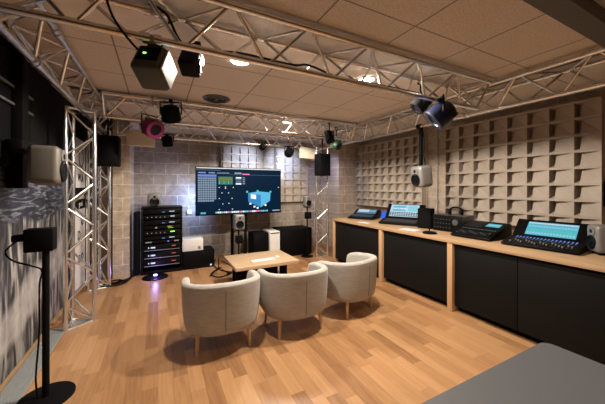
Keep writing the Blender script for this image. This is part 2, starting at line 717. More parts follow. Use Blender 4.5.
struct(MB().box((1.83, Y0 - .1, CEIL / 2), (6.2, 0.2, CEIL), 'dark_wall').build('wall_front'))
struct(MB().box(((-.69 - .44) / 2, (5.75 + Y1) / 2, CEIL / 2), (.25, Y1 - 5.75, CEIL), 'block_pier').build('trim_1'), 'block pier left of the equipment rack')
struct(MB().box(((-1.09 - .69) / 2, (5.8 + Y1) / 2, CEIL / 2), (.4, Y1 - 5.8, CEIL), 'bark').build('trim_2'), 'dark rough cladding beside the block pier')
struct(MB().box(((4.10 + FLOOR_X1) / 2, (5.93 + Y1) / 2, CEIL / 2), (FLOOR_X1 - 4.10, Y1 - 5.93, CEIL), 'block_pier').build('trim_3'), 'block pier in the far right corner')
# plaster strips and the drop edge around the tiled field
struct(MB().box((1.15, 2.18, CEIL - .004), (4.3, 0.86, 0.008), 'plaster').build('trim_4'), 'plain plaster strip above the middle truss')
b_ = MB()
b_.box((1.83, 4.20 + (Y1 - 4.20) / 2, CEIL - .006), (5.84, Y1 - 4.20, 0.012), 'plaster')
struct(b_.build('trim_5'), 'plain plaster band at the far end of the ceiling')
b_ = MB()
b_.box((3.44, 1.7, CEIL - .012), (0.05, 5.0, 0.024), 'grey_beam').box((1.2, 4.20, CEIL - .012), (4.5, 0.04, 0.024), 'grey_beam')
struct(b_.build('trim_6'), 'thin edge profile around the ceiling tiles')
struct(MB().box((1.83, 0.80, CEIL - .05), (5.84, 0.13, 0.10), 'grey_beam').build('trim_7'), 'dark grey ceiling beam near the camera')
struct(MB().box((FLOOR_X0 + .008, 2.2, .02), (.016, 7.2, .04), 'oak').build('baseboard_left'))
# mural on the left wall
o = MB().box((FLOOR_X0 + .005, 2.35, 0.95), (.01, 4.9, 1.80), 'mural').build('wall_mural')
tag(o, 'black and white photographic mural covering the lower left wall', 'mural')
b_ = MB()
b_.box((-0.985, 3.25, 0.004), (.16, 1.5, .008), 'grille')
for k in range(8):
    b_.box((-1.055 + k * .02, 3.25, 0.011), (.008, 1.5, .008), 'grille')
tag(b_.build('floor_grille'), 'long ribbed grey floor grille beside the mural wall', 'grille')

# ------------------------------------------------------------------ trusses


def truss(name, label, p0, p1, side, up, bays, group='aluminium triangular trusses', r=0.024, rb=0.0115, couple=()):
    """three chords; two at the 'side' offsets, one at the apex offset"""
    p0, p1 = Vector(p0), Vector(p1)
    t = thing(name, label, 'truss', p0, (0, 0, 0), group)
    D = p1 - p0
    offs = [Vector(q) for q in side] + [Vector(up)]
    for o_ in offs:
        m = MB()
        m.tube(o_, D + o_, r, 'alu', 14)
        m.build('chord', t)
        for cp in couple:
            m = MB()
            c0 = o_ + D * cp
            dn = D.normalized()
            m.tube(c0 - dn * .05, c0 - dn * .012, r * 1.35, 'alu', 12).tube(c0 + dn * .012, c0 + dn * .05, r * 1.35, 'alu', 12)
            m.tube(c0 - dn * .012, c0 + dn * .012, r * 1.1, 'alu_dull', 12)
            m.build('coupler', t)
    n = bays
    for a, b, ph in ((0, 2, 0), (1, 2, 1), (0, 1, 0)):
        A, B = offs[a], offs[b]
        for k in range(n):
            t0 = (k + 0.06) / n
            t1 = (k + .94) / n
            if (k + ph) % 2:
                q0, q1 = A + D * t0, B + D * t1
            else:
                q0, q1 = B + D * t0, A + D * t1
            m = MB()
            m.tube(q0, q1, rb, 'alu', 8, cap=False)
            m.build('brace', t)
    # end frames
    for e in (0.0, 1.0):
        m = MB()
        for a, b in ((0, 1), (1, 2), (2, 0)):
            m.tube(offs[a] + D * e, offs[b] + D * e, rb * 1.2, 'alu', 8)
        m.build('end_frame', t)
    return t


ZT, ZL = 2.72, 2.47
H2 = .145
truss('truss', 'long aluminium truss crossing the ceiling nearest the camera', (-0.97, 1.915, ZT), (3.20, 1.915, ZT),
      [(0, -H2, 0), (0, H2, 0)], (0, 0, -.25), 15, couple=(.225,))
truss('truss', 'aluminium truss along the rear edge of the ceiling tiles', (-0.60, 4.26, ZT), (3.22, 4.26, ZT),
      [(0, -H2, 0), (0, H2, 0)], (0, 0, -.25), 14, couple=(.14,))
truss('truss', 'rearmost aluminium truss close to the block wall above the television', (-0.60, 5.63, ZT), (3.25, 5.63, ZT),
      [(0, -H2, 0), (0, H2, 0)], (0, 0, -.25), 14)
truss('truss', 'aluminium truss running along the dark left wall', (-0.79, 1.2, ZT), (-0.79, 5.85, ZT),
      [(-.13, 0, 0), (.13, 0, 0)], (0.01, 0, -.25), 16, couple=(.31,))
truss('truss', 'aluminium truss running along the wall of foam panels', (3.42, 0.10, ZT), (3.42, 5.85, ZT),
      [(-H2, 0, 0), (H2, 0, 0)], (0, 0, -.25), 20, couple=(.36,))


def column(label, pts, z1, bays, plate=True):
    p0 = Vector(pts[0])
    t = truss('truss_column', label, (0, 0, .012), (0, 0, z1), [(pts[0][0], pts[0][1], 0), (pts[1][0], pts[1][1], 0)],
              (pts[2][0], pts[2][1], 0), bays, group='upright truss columns')
    cx = sum(p[0] for p in pts) / 3
    cy = sum(p[1] for p in pts) / 3
    if plate:
        m = MB()
        poly = [(cx + (p[0] - cx) * 1.28, cy + (p[1] - cy) * 1.28) for p in pts]
        m.prism(poly, -0.012, -0.002, 'z', 'alu')
        m.build('base_plate', t)
    t['category'] = 'truss column'
    return t


column('nearest upright truss column, on the left beside the mural', [(-.90, 3.91), (-.67, 4.08), (-.90, 4.20)], 2.46, 9)
column('upright truss column behind the nearest one, before the rough dark cladding', [(-.94, 5.24), (-.68, 5.31), (-.84, 5.52)], 2.46, 9)
column('upright truss column at the far end of the dark cabinets', [(3.16, 5.44), (3.42, 5.38), (3.31, 5.64)], 2.46, 9)


# ------------------------------------------------------------------ ceiling fittings
for k, (x, y) in enumerate(DOWN):
    t = thing('ceiling_downlight', ['round lit downlight above the left armchair, near the middle truss',
                                    'round lit downlight shining through the middle truss, right of centre',
                                    'round lit downlight at the far edge of the ceiling above the television'][k], 'downlight', (x, y, CEIL), group='round ceiling downlights')
    zo = -.012 if y > 4.2 or 1.75 < y < 2.6 else 0
    MB().lathe([(.085, -.012 + zo), (.10, -.008 + zo), (.10, zo), (.085, zo)], None, 'white', closed_ends=False).build('trim_ring', t)
    MB().lathe([(0, -.006 + zo), (.086, -.006 + zo), (.086, -.001 + zo), (0, -.001 + zo)], None, 'downlight').build('diffuser', t)
t = thing('ceiling_vent', 'round grey air diffuser in the ceiling tiles left of centre', 'vent', (.70, 3.88, CEIL))
MB().lathe([(.145, -.018), (.175, -.012), (.18, 0), (.145, 0)], None, 'dark_metal', closed_ends=False).build('outer_ring', t)
m = MB()
m.lathe([(0, -.003), (.148, -.003), (.148, -.001), (0, -.001)], None, 'blackmat')
for r in (.115, .085, .055):
    m.lathe([(r, -.016), (r + .012, -.016), (r + .018, -.004), (r + .006, -.004)], None, 'dark_metal', closed_ends=False)
m.lathe([(0, -.018), (.03, -.018), (.03, -.004), (0, -.004)], None, 'dark_metal')
m.build('vane_rings', t)
o = MB().box((-.25, 5.375, 2.38), (.40, .16, .24), 'cream', bev=.006).box((-.25, 5.44, 2.59), (.06, .05, .26), 'cream').build('duct_box')
tag(o, 'beige boxed duct under the ceiling beside the magenta spotlight', 'duct')


# ------------------------------------------------------------------ foam panels
def foam(label, loc, rotz, W, H, nc, nr, d=.075, skip=0):
    t = MB()
    cw, ch = W / nc, H / nr
    t.box((W / 2, -.012, H / 2), (W + .03, .024, H + .03), 'foam')
    i = t.mi('foam')
    for a in range(nc):
        for b in range(nr):
            x0, x1 = a * cw, (a + 1) * cw
            z0, z1 = b * ch, (b + 1) * ch
            g, gl = .14 * ch, .03 * cw
            # flush grid rib round a pocket that is deep at its left and top and rises to flush at its right
            P = lambda x, z, h: t.bm.verts.new((x, -.024 - h, z))
            xa, xb, za, zb_ = x0 + gl, x1, z0, z1 - g
            zm = z0 + .24 * ch
            O = [P(x0, z0, d), P(x1, z0, d), P(x1, z1, d), P(x0, z1, d)]
            xs = xa + .20 * cw
            tl, tr, bl, br = P(xa, zb_, d), P(xb, zb_, d), P(xa, za, d), P(xb, za, d)
            ts = P(xs, zb_, d)
            ptl, pbl = P(xs, zb_ - .02 * ch, d * .42), P(xs, za, d * .92)
            sl, sr, ml = P(xa, zb_, d * .06), P(xs, zb_, d * .06), P(xa, zm, d * .06)
            mr = P(xs, zm, d * .06)
            for f in ((O[3], O[2], tr, tl), (O[3], tl, bl, O[0]), (tl, ts, sr, sl), (ts, tr, ptl), (tl, sl, ml, bl),
                      (sl, sr, mr, ml), (ml, mr, pbl, bl), (sr, ptl, pbl, mr), (ptl, tr, br, pbl), (ts, ptl, sr)):
                try:
                    ff = t.bm.faces.new(f)
                    ff.material_index = i
                except ValueError:
                    pass
    # outer sides
    for (xa, za, xb, zb_) in ((0, 0, W, 0), (W, 0, W, H), (W, H, 0, H), (0, H, 0, 0)):
        ff = t.bm.faces.new([t.bm.verts.new(q) for q in ((xa, -.024, za), (xb, -.024, zb_), (xb, -.024 - d, zb_), (xa, -.024 - d, za))])
        ff.material_index = i
    bmesh.ops.remove_doubles(t.bm, verts=t.bm.verts, dist=.0002)
    o = t.build('acoustic_panel', recalc=True)
    o.location = loc
    o.rotation_euler = (0, 0, rotz)
    return tag(o, label, 'acoustic panel', 'beige sculpted acoustic foam panels')


foam('large beige foam panel of sculpted squares at the right end of the right wall', (4.745, 3.30, 1.02), -PI / 2, 2.0, 1.62, 8, 8, .13)
foam('beige foam panel of sculpted squares behind the hanging loudspeaker', (4.745, 5.86, 1.12), -PI / 2, 2.06, 1.50, 9, 8, .13)
foam('foam panel of squares on the back wall just right of the television', (2.63, 6.695, 1.20), 0, .92, 1.36, 4, 7, .11)
foam('foam panel on the back wall mostly hidden behind the television', (1.30, 6.695, 1.20), 0, 1.0, 1.36, 5, 7, .11)

# ------------------------------------------------------------------ cabinets and worktop
XF = 3.34
WT = 0.912
b_ = MB()
b_.box(((3.29 + 4.745) / 2, 2.225, WT - .021), (4.745 - 3.29, 5.53, .042), 'oak', bev=.002)
o = b_.build('worktop')
tag(o, 'continuous oak worktop on top of the dark cabinets', 'worktop')


def cabinet(y0, y1, label, doors):
    t = thing('base_cabinet', label, 'cabinet', (XF, (y0 + y1) / 2, 0), group='dark base cabinets under the worktop')
    L = y1 - y0
    top = WT - .042 - .028
    MB().box((.68, 0, .07 + (top - .07) / 2), (1.32, L, top - .07), 'graphite').build('carcass', t)
    MB().box((.71, 0, .035), (1.26, L, .07), 'blackmat').build('plinth', t)
    MB().box((.70, 0, top + .014), (1.28, L, .028), 'blackmat').build('shadow_gap', t)
    dl = L / doors
    for k in range(doors):
        c = -L / 2 + dl * (k + .5)
        MB().box((.010, c, .075 + (top - .075) / 2), (.020, dl - .006, top - .078), 'graphite', bev=.0015).build('door', t)
    return t


cabinet(3.605, 4.955, 'dark base cabinet farthest from the camera, behind the right armchair', 1)
cabinet(2.35, 3.525, 'dark base cabinet between the two bare oak uprights', 1)
cabinet(-.53, 2.27, 'dark base cabinet nearest the camera, right of the oak uprights', 4)
for k, (yy, lb) in enumerate(((4.98, 'oak end panel at the far end of the cabinet row'), (3.565, 'oak upright behind the right armchair between cabinets'), (2.31, 'oak upright between the two nearest dark cabinets'))):
    wd = .04 if k == 0 else .07
    o = MB().box(((3.30 + 4.70) / 2, yy, (WT - .042) / 2), (1.40, wd, WT - .043), 'oak_leg', bev=.002).build('cabinet_upright')
    tag(o, lb, 'cabinet panel', 'oak uprights between the dark cabinets')


# ------------------------------------------------------------------ armchairs
def armchair(label, loc, rotz):
    t = thing('tub_armchair', label, 'armchair', loc, (0, 0, rotz), 'oatmeal tub armchairs')
    HW, HD = .385, .36
    # plan curve from front left round the back to front right
    pts = []
    n = 40
    for k in range(n + 1):
        u = k / n
        a = PI + (u) * PI        # pi..2pi : left, back, right
        ex = 2.45
        ca, sa = math.cos(a), math.sin(a)
        x = HW * math.copysign(abs(ca) ** (2 / ex), ca)
        y = -HD * abs(sa) ** (2 / ex)
        pts.append((x, y))
    front = .27
    left = [(-HW + .012 * (1 - j / 5), front * (1 - j / 5)) for j in range(5)]
    right = [(-p[0], p[1]) for p in reversed(left)]
    plan = left + pts + right
    m = MB()
    ci = m.mi('fabric')
    rings = []
    th = .075
    N_ = len(plan)
    for k, (x, y) in enumerate(plan):
        p = Vector((x, y))
        q0 = Vector(plan[max(k - 1, 0)])
        q1 = Vector(plan[min(k + 1, N_ - 1)])
        d = (q1 - q0).normalized()
        nrm = Vector((-d.y, d.x))       # inward
        fr = max(0, (y - .0) / front)    # 0 back .. 1 front
        back = max(0, -y / HD)
        ztop = .645 + .028 * back - .055 * fr * fr
        zb = .215
        e = 0.0
        if k < 2 or k > N_ - 3:
            e = (.045, .012)[k if k < 2 else N_ - 1 - k]
        sec = []
        # outer wall, bulging, tapered to the foot
        for f_, sc in ((0, .90), (.07, .935), (.35, .972), (.7, .992), (.9, 1.0)):
            z = zb + (ztop - zb) * f_
            pp = p * sc
            sec.append((pp, z, 0))
        cc = p + nrm * (th / 2)
        for a in (20, 60, 90, 120, 160):
            an = math.radians(a)
            o_ = cc - nrm * math.cos(an) * (th / 2 + .006 - e * .4)
            sec.append((o_, ztop - .012 - e * .5 + math.sin(an) * .034, 0))
        pin = p + nrm * (th)
        sec.append((pin * .985, zb + (ztop - zb) * .75, 0))
        sec.append((pin * .96, .40, 0))
        sec.append((pin * .86, zb + .02, 0))
        rings.append([m.bm.verts.new((s_[0].x, s_[0].y, s_[1])) for s_ in sec])
    S = len(rings[0])
    for a, b in zip(rings, rings[1:]):
        for k in range(S):
            f = m.bm.faces.new((a[k], b[k], b[(k + 1) % S], a[(k + 1) % S]))
            f.smooth = True
            f.material_index = ci
    for r_ in (rings[0], rings[-1][::-1]):
        f = m.bm.faces.new(r_)
        f.material_index = ci
        f.smooth = True
    o = m.build('tub_shell', t, recalc=True)
    md = o.modifiers.new('sub', 'SUBSURF')
    md.levels = 1
    md.render_levels = 1
    for p_ in o.data.polygons:
        p_.use_smooth = True
    # bottom pan
    m = MB()
    poly = [(x * .89, y * .89) for x, y in plan]
    m.prism(poly, .213, .25, 'z', 'fabric')
    m.build('base_pan', t)
    # seat cushion
    m = MB()
    poly = [(x * .78, y * .76 - .0) for x, y in plan[2:-2]] + [(.26, .33), (-.26, .33)]
    m.prism(poly, .26, .43, 'z', 'fabric', bev=.03)
    m.build('seat_cushion', t)
    # seam on the back and piping under the rim
    m = MB()
    prof = [(-HD * sc - .003, .235 + (.673 - .235) * f_) for f_, sc in ((.02, .90), (.07, .935), (.35, .972), (.7, .992), (.9, 1.0))]
    m.path([(0, y, z) for y, z in prof], .0035, 'seam')
    m.build('back_seam', t)
    for sx in (-1, 1):
        for sy, yy in ((-1, -.20), (1, .24)):
            m = MB()
            m.tube((sx * .248, yy + sy * .012, 0), (sx * .235, yy, .23), .013, 'oak_leg', 14, .024)
            m.build('leg', t)
    return t


MT['seam'] = simple('dark_seam', (0.22, 0.20, 0.17), 0.9)
R_ = math.radians
armchair('oatmeal fabric tub armchair, leftmost of three, before the low table', (.585, 2.95, 0), R_(-5))
armchair('oatmeal fabric tub armchair in the middle of the three', (1.375, 2.90, 0), R_(-2))
armchair('oatmeal fabric tub armchair, rightmost, nearest the dark cabinets', (2.19, 2.99, 0), R_(15))

# ------------------------------------------------------------------ low table
t = thing('coffee_table', 'low light-wood table with black legs in front of the armchairs', 'table', (1.515, 4.46, 0))
MB().box((0, 0, .375), (1.03, .84, .05), 'table', bev=.003).build('tabletop', t)
for sx in (-.38, .16, .36):
    MB().box((sx, -.20 if sx < 0 else -.12, .175), (.10 if sx > 0 else .16, .10, .35), 'blackmat', bev=.004).build('leg', t)
MB().box((0, .25, .175), (.8, .06, .35), 'blackmat').build('rear_leg_panel', t)
t = thing('keyboard', 'slim white keyboard lying on the low table', 'keyboard', (1.50, 4.28, .4), (0, 0, R_(3)))
MB().box((0, 0, .008), (.40, .13, .012), 'white', bev=.003).build('keyboard_case', t)
m = MB()
for r_ in range(5):
    for c_ in range(16):
        m.box((-.18 + c_ * .024, -.048 + r_ * .024, .0155), (.020, .020, .003), 'paper')
m.build('key_block', t)
o = MB().lathe([(0, 0), (.03, 0), (.032, .01), (.022, .026), (0, .032)], Matrix.Translation((1.78, 4.38, .4)) @ Matrix.Diagonal((1, 1.6, 1, 1)), 'white').build('computer_mouse')
tag(o, 'white computer mouse to the right of the keyboard', 'mouse')

# ------------------------------------------------------------------ grey desk at the camera
t = thing('desk', 'smooth grey desktop at the bottom right corner', 'desk', (1.13, .255, 0))
m = MB()
poly = []
for cx, cy, a0 in ((.72 - .05, .49 - .05, 0), (-.72 + .05, .49 - .05, 90), (-.72 + .05, -.49 + .05, 180), (.72 - .05, -.49 + .05, 270)):
    for k in range(7):
        a = R_(a0 + 15 * k)
        poly.append((cx + .05 * math.cos(a), cy + .05 * math.sin(a)))
m.prism(poly, .72, .75, 'z', 'desk')
m.build('desktop', t)
for sx in (-1, 1):
    for sy in (-1, 1):
        MB().tube((sx * .6, sy * .38, 0), (sx * .6, sy * .38, .72), .025, 'blackmat', 12).build('leg', t)


# ------------------------------------------------------------------ loudspeakers
def monitor(label, loc, rot=(0, 0, 0), W=.22, H=.33, D=.22, mat='silver', front='silver', group='silver studio loudspeakers', bev=.035, feet=False, drivers=True, name='studio_monitor'):
    """front looks along local -Y, origin at the bottom centre"""
    t = thing(name, label, 'loudspeaker', loc, rot, group)
    MB().box((0, 0, H / 2), (W, D, H), mat, bev=bev, seg=4).build('cabinet', t)
    Rf = Matrix.Rotation(PI / 2, 4, 'X')
    yb = -D / 2
    if not drivers:
        MB().box((0, yb - .004, H / 2), (W * .86, .012, H * .86), front, bev=.005).build('lit_face', t)  # pale plate over one face, lamplight put into its colour
        return t
    MB().lathe([(W * .37, 0), (W * .37, .006), (W * .34, .010), (W * .29, .004), (W * .13, .0025), (W * .12, .006), (0, .010)],
               Matrix.Translation((0, yb - .001, H * .36)) @ Rf, 'black', closed_ends=False).build('woofer', t)
    m = MB()
    m.lathe([(W * .32, 0), (W * .32, .004), (W * .26, .006), (W * .12, .003), (0, .003)],
            Matrix.Translation((0, yb - .002, H * .76)) @ Matrix.Diagonal((1, 1, .72, 1)) @ Rf, front, closed_ends=False)
    tw = m.build('waveguide', t)
    MB().lathe([(W * .105, 0), (W * .09, .006), (0, .010)], Matrix.Translation((0, yb - .002, H * .76)) @ Rf, 'black', closed_ends=False).build('tweeter', tw)
    if feet:
        MB().box((0, 0, -.012), (W * .7, D * .7, .02), 'blackmat', bev=.006).build('foot_pad', t)
    return t


monitor('silver loudspeaker standing on top of the black equipment rack', (-.065, 5.95, 1.217), (0, 0, R_(4)), .22, .24, .22)
t = monitor('silver loudspeaker on a stand below the television', (1.45, 5.62, .72), (0, 0, 0), .21, .31, .2)
t = monitor('silver loudspeaker on a stand right of the television', (3.02, 5.62, 1.13), (0, 0, R_(0)), .17, .25, .17)
# centre stand


def spk_stand(label, x, y, z, head=True):
    t = thing('speaker_stand', label, 'stand', (x, y, 0), group='black loudspeaker stands')
    MB().lathe([(0, 0), (.14, 0), (.14, .012), (.12, .018), (0, .018)], None, 'black').build('base_disc', t)
    MB().tube((0, 0, .018), (0, 0, z - .01), .016, 'black', 12).build('pole', t)
    if head:
        MB().box((0, -.04, z - .19), (.14, .09, .15), 'blackmat', bev=.01).build('control_box', t)
    MB().box((0, 0, z - .006), (.14, .14, .010), 'black').build('top_plate', t)
    return t


spk_stand('black pole stand carrying the loudspeaker below the television', 1.45, 5.62, .716)
spk_stand('thin black pole stand with round base right of the television', 3.02, 5.62, 1.126)
# hanging loudspeaker on right truss
monitor('silver loudspeaker hanging from the right truss before the foam panels', (3.42, 2.82, 1.58), (R_(6), 0, R_(-100)), .24, .31, .22, bev=.05)
t = thing('hanging_bracket', 'black drop bar holding the hanging silver loudspeaker', 'bracket', (3.46, 2.86, 0))
MB().box((0, .02, 2.14), (.05, .035, .66), 'blackmat', bev=.004).build('drop_bar', t)
MB().box((-.01, .09, 1.83), (.05, .16, .04), 'blackmat').build('mount_arm', t)
MB().lathe([(.028, -.03), (.036, -.03), (.036, .03), (.028, .03)], Matrix.Translation((-.04, .02, 2.47)) @ Matrix.Rotation(PI / 2, 4, 'X'), 'black').build('clamp', t)
MB().path([(.02, 0, 2.4), (.035, -.02, 2.2), (.0, -.03, 2.05), (.04, -.02, 1.9), (.03, .06, 1.80)], .008, 'black').build('cable', t)
# right edge loudspeaker on worktop
monitor('silver loudspeaker at the right end of the worktop, cut by the picture edge', (3.92, 1.08, .935), (0, 0, R_(-138)), .19, .27, .22, feet=True)
# left wall loudspeaker
monitor('silver loudspeaker seen from its side on the dark left wall', (-.79, 2.93, 1.60), (0, R_(4), R_(90)), .24, .30, .20, 'graybrown', bev=.04)
t = thing('wall_bracket', 'black post and arm holding the left wall loudspeaker', 'bracket', (-1.02, 3.10, 0))
MB().box((0, 0, 2.15), (.10, .12, 1.16), 'blackmat', bev=.004).build('post', t)
MB().box((.05, -.10, 1.90), (.10, .24, .09), 'blackmat', bev=.01).build('arm', t)
# ceiling hung grey loudspeaker
t = monitor('grey-green loudspeaker hanging under the nearest truss, right face coloured pale as if lamplit', (-.045, 1.90, 2.22), (R_(5), R_(28), R_(68)), .19, .19, .17, 'greygreen', 'silver', bev=.025, drivers=False, name='hanging_loudspeaker', group='loudspeakers hung from the nearest truss')
MB().box((-.096, .0, .11), (.006, .12, .11), 'blackmat').build('control_panel', t)
MB().box((-.100, .02, .105), (.004, .018, .010), 'led_green').build('led', t)
MB().box((0, .02, .225), (.10, .10, .07), 'blackmat', bev=.01).build('yoke', t)
t = monitor('black loudspeaker hanging behind the grey-green one on the nearest truss', (.20, 2.22, 2.44), (R_(5), R_(30), R_(70)), .14, .17, .14, 'black', 'silver', bev=.02, name='hanging_loudspeaker', group='loudspeakers hung from the nearest truss')
MB().box((0, 0, .22), (.10, .08, .14), 'blackmat', bev=.01).build('yoke', t)


def black_cab(label, c, d, rz=0, arm=0.0):
    t = thing('hanging_speaker_cabinet', label, 'loudspeaker', c, (0, 0, rz), 'black rectangular cabinets hung from columns')
    MB().box((0, 0, 0), d, 'blackmat', bev=.008).build('cabinet', t)
    MB().box((0, -d[1] / 2 - .003, 0), (d[0] * .92, .008, d[2] * .94), 'black', bev=.002).build('grille', t)
    MB().tube((0, 0, d[2] / 2), (0, 0, 2.70 - c[2]), .014, 'black', 10).build('hanging_tube', t)
    if arm:
        MB().tube((0, 0, 2.69 - c[2]), (arm, 0, 2.69 - c[2]), .014, 'black', 10).build('arm', t)
    return t


black_cab('black rectangular loudspeaker hung left of the beige duct box', (-.66, 5.02, 2.11), (.30, .26, .44))
black_cab('black rectangular loudspeaker hung before the far right truss column', (3.12, 5.12, 2.05), (.26, .24, .46), arm=.14)


# ------------------------------------------------------------------ stage lights
def par(label, loc, aim, col='blackmat', r=.11, L=.20, name='stage_spotlight', cat='spotlight', clampz=None, lens='glass_lens', big=1.0):
    t = thing(name, label, cat, loc, (0, 0, 0), 'stage spotlights clamped to the trusses')
    d = Vector(aim).normalized()
    M = d.to_track_quat('Z', 'Y').to_matrix().to_4x4()
    MB().lathe([(0, -L * .55), (r * .62, -L * .55), (r * .86, -L * .4), (r, -L * .05), (r, L * .42), (r * .94, L * .46), (r * .62, L * .46), (r * .58, L * .40)], M, col, 20, closed_ends=False).build('can', t)
    MB().lathe([(0, L * .42), (r * .62, L * .41), (r * .62, L * .36), (0, L * .34)], M, lens, 20).build('lens', t)
    for k in range(6):
        a = 2 * PI * k / 6
        MB().box((M @ Vector((r * .9 * math.cos(a), r * .9 * math.sin(a), -L * .35))), (.02, .02, .05), col, M.to_3x3().to_4x4()).build('cooling_fin', t)
    top = (clampz - loc[2]) if clampz else .22
    m = MB()
    side = d.cross(Vector((0, 0, 1))).normalized()
    s0, s1 = side * (r + .015), -side * (r + .015)
    zt = r + .035
    m.tube(s0, s0 + Vector((0, 0, zt)), .008, 'black', 8).tube(s1, s1 + Vector((0, 0, zt)), .008, 'black', 8)
    m.tube(s0 + Vector((0, 0, zt)), s1 + Vector((0, 0, zt)), .008, 'black', 8)
    if top > zt:
        m.tube((0, 0, zt), (0, 0, top), .010, 'black', 8)
    m.build('yoke', t)
    m = MB()
    m.box((0, 0, top + .01), (.05, .05, .05), 'black', bev=.006)
    m.build('clamp', t)
    return t


par('magenta round spotlight on the truss above the equipment rack', (-.07, 4.20, 2.36), (.55, -.8, -.45), 'magenta', .125, .20, clampz=2.43)
par('black spotlight clamped high, just right of the magenta one', (.15, 4.08, 2.54), (.2, .5, -.9), 'blackmat', .12, .2, clampz=2.70)
par('small black spotlight hanging below the rear truss, right of the magenta one', (.15, 5.60, 2.40), (.1, .3, -.9), 'blackmat', .09, .18, clampz=2.50)
par('navy blue round spotlight hanging under the right end of the nearest truss', (2.50, 1.84, 2.30), (-.55, .55, -.65), 'navy', .12, .21, clampz=2.44)
par('small black spotlight beside the navy one on the nearest truss', (2.47, 2.06, 2.46), (-.5, .3, -.6), 'blackmat', .085, .16, clampz=2.68)
par('black spotlight on the truss corner above the far right loudspeaker', (2.66, 4.13, 2.45), (.0, -.4, -.9), 'blackmat', .075, .2, clampz=2.70)
par('green round spotlight at the far right corner of the trusses', (2.99, 4.40, 2.38), (.2, -.8, -.5), 'green', .085, .18, clampz=2.66)
par('small black spotlight left of the pale flood light, aimed at the back wall', (2.56, 5.60, 2.34), (.1, .9, -.45), 'blackmat', .095, .16, clampz=2.45)
t = thing('flood_light', 'pale rectangular flood light under the rear truss, right of the television', 'flood light', (2.97, 5.50, 2.32), (0, 0, 0))
MB().box((0, 0, 0), (.40, .10, .26), 'cream', rot=Euler((R_(-12), R_(4), 0)), bev=.012).build('housing', t)
MB().box((0, .055, .01), (.34, .03, .20), 'silver', rot=Euler((R_(-12), R_(4), 0))).build('heat_sink', t)
MB().tube((0, .05, .05), (0, .09, .16), .012, 'black', 8).build('bracket', t)

# ------------------------------------------------------------------ television
TX0, TX1, TY, TZ0, TZ1 = .64, 2.41, 5.70, 1.02, 1.975
cx, cz = (TX0 + TX1) / 2, (TZ0 + TZ1) / 2
TW, TH = TX1 - TX0, TZ1 - TZ0
t = thing('television', 'large flat television showing a dark blue software window', 'television', (cx, TY, cz))
MB().box((0, .03, 0), (TW, .05, TH), 'black', bev=.004).build('bezel', t)
m = MB()


def sq(m, u0, v0, u1, v1, mat, y):
    """u,v from 0..1 across the picture, v downwards"""
    X = lambda u: -TW / 2 + .012 + u * (TW - .024)
    Z = lambda v: TH / 2 - .012 - v * (TH - .04)
    m.quad([(X(u0), y, Z(v1)), (X(u1), y, Z(v1)), (X(u1), y, Z(v0)), (X(u0), y, Z(v0))], mat)


sq(m, 0, 0, 1, 1, 'scr_navy', .0035)
sq(m, 0, 0, 1, .022, 'scr_top', .003)
sq(m, .0, .05, .26, .06, 'scr_bar', .003)
sq(m, .02, .10, .10, .125, 'scr_cell', .003)
sq(m, .13, .10, .20, .125, 'scr_cell', .003)
sq(m, .22, .10, .36, .13, 'scr_bar', .003)
sq(m, .42, .095, .50, .13, 'scr_cell', .003)
sq(m, .51, .12, .60, .14, 'scr_pink', .003)
sq(m, .36, .145, 1, .15, 'scr_bar', .003)
sq(m, .015, .15, .215, .20, 'scr_head', .003)
for r_ in range(11):
    for c_ in range(8):
        if r_ == 10 and c_ > 6:
            continue
        sq(m, .017 + c_ * .025, .215 + r_ * .048, .017 + c_ * .025 + .021, .215 + r_ * .048 + .036, 'scr_cell', .003)
sq(m, .235, .19, .40, .365, 'scr_green', .003)
sq(m, .24, .21, .39, .27, 'scr_olive', .0027)
for k in range(9):
    sq(m, .245 + k * .017, .28, .252 + k * .017, .35, 'scr_teal' if k % 3 == 0 else 'scr_olive', .0027)
for r_ in range(4):
    sq(m, .435, .20 + r_ * .045, .50, .228 + r_ * .045, 'scr_white' if r_ in (0, 3) else 'scr_bar', .003)
    sq(m, .515, .20 + r_ * .045, .545, .22 + r_ * .045, 'scr_cell', .003)
for (u, v) in ((.24, .42), (.31, .41), (.40, .42), (.27, .54), (.345, .54), (.24, .66), (.385, .66), (.28, .78), (.35, .77), (.24, .90), (.39, .90), (.31, .44), (.965, .42)):
    sq(m, u, v, u + .012, v + .016, 'scr_white', .003)
X = lambda u: -TW / 2 + .012 + u * (TW - .024)
Z = lambda v: TH / 2 - .012 - v * (TH - .04)
P3 = lambda u, v, y=.003: (X(u), y, Z(v))
m.quad([P3(.585, .76), P3(.74, .89), P3(.74, .60), P3(.58, .56)], 'scr_cube')
m.quad([P3(.74, .89), P3(.86, .74), P3(.865, .55), P3(.74, .60)], 'scr_cube2')
m.quad([P3(.58, .56), P3(.74, .60), P3(.865, .55), P3(.71, .52)], 'scr_cube2')
m.quad([P3(.615, .68, .0025), P3(.68, .70, .0025), P3(.68, .60, .0025), P3(.615, .58, .0025)], 'scr_white')
for (u, v) in ((.57, .53), (.70, .51), (.865, .53), (.61, .80), (.70, .90), (.66, .87), (.80, .84)):
    sq(m, u - .012, v - .02, u + .012, v + .02, 'scr_teal' if v < .6 else 'scr_white', .0022)
random.seed(3)
for k in range(28):
    sq(m, .205 + k * .0225, .955, .205 + k * .0225 + .0185, .99, random.choice(['scr_white', 'scr_cyan2', 'scr_pale', 'scr_pink', 'scr_white', 'scr_cell']), .003)
sq(m, .045, .955, .10, .995, 'scr_cyan', .003)
sq(m, .89, .965, .99, .98, 'scr_pale', .003)
m.build('screen', t)
MB().box((0, .085, 0), (.7, .06, .4), 'blackmat').build('rear_housing', t)
t = thing('television_stand', 'pair of black uprights standing behind and under the television', 'stand', (cx, TY + .19, 0))
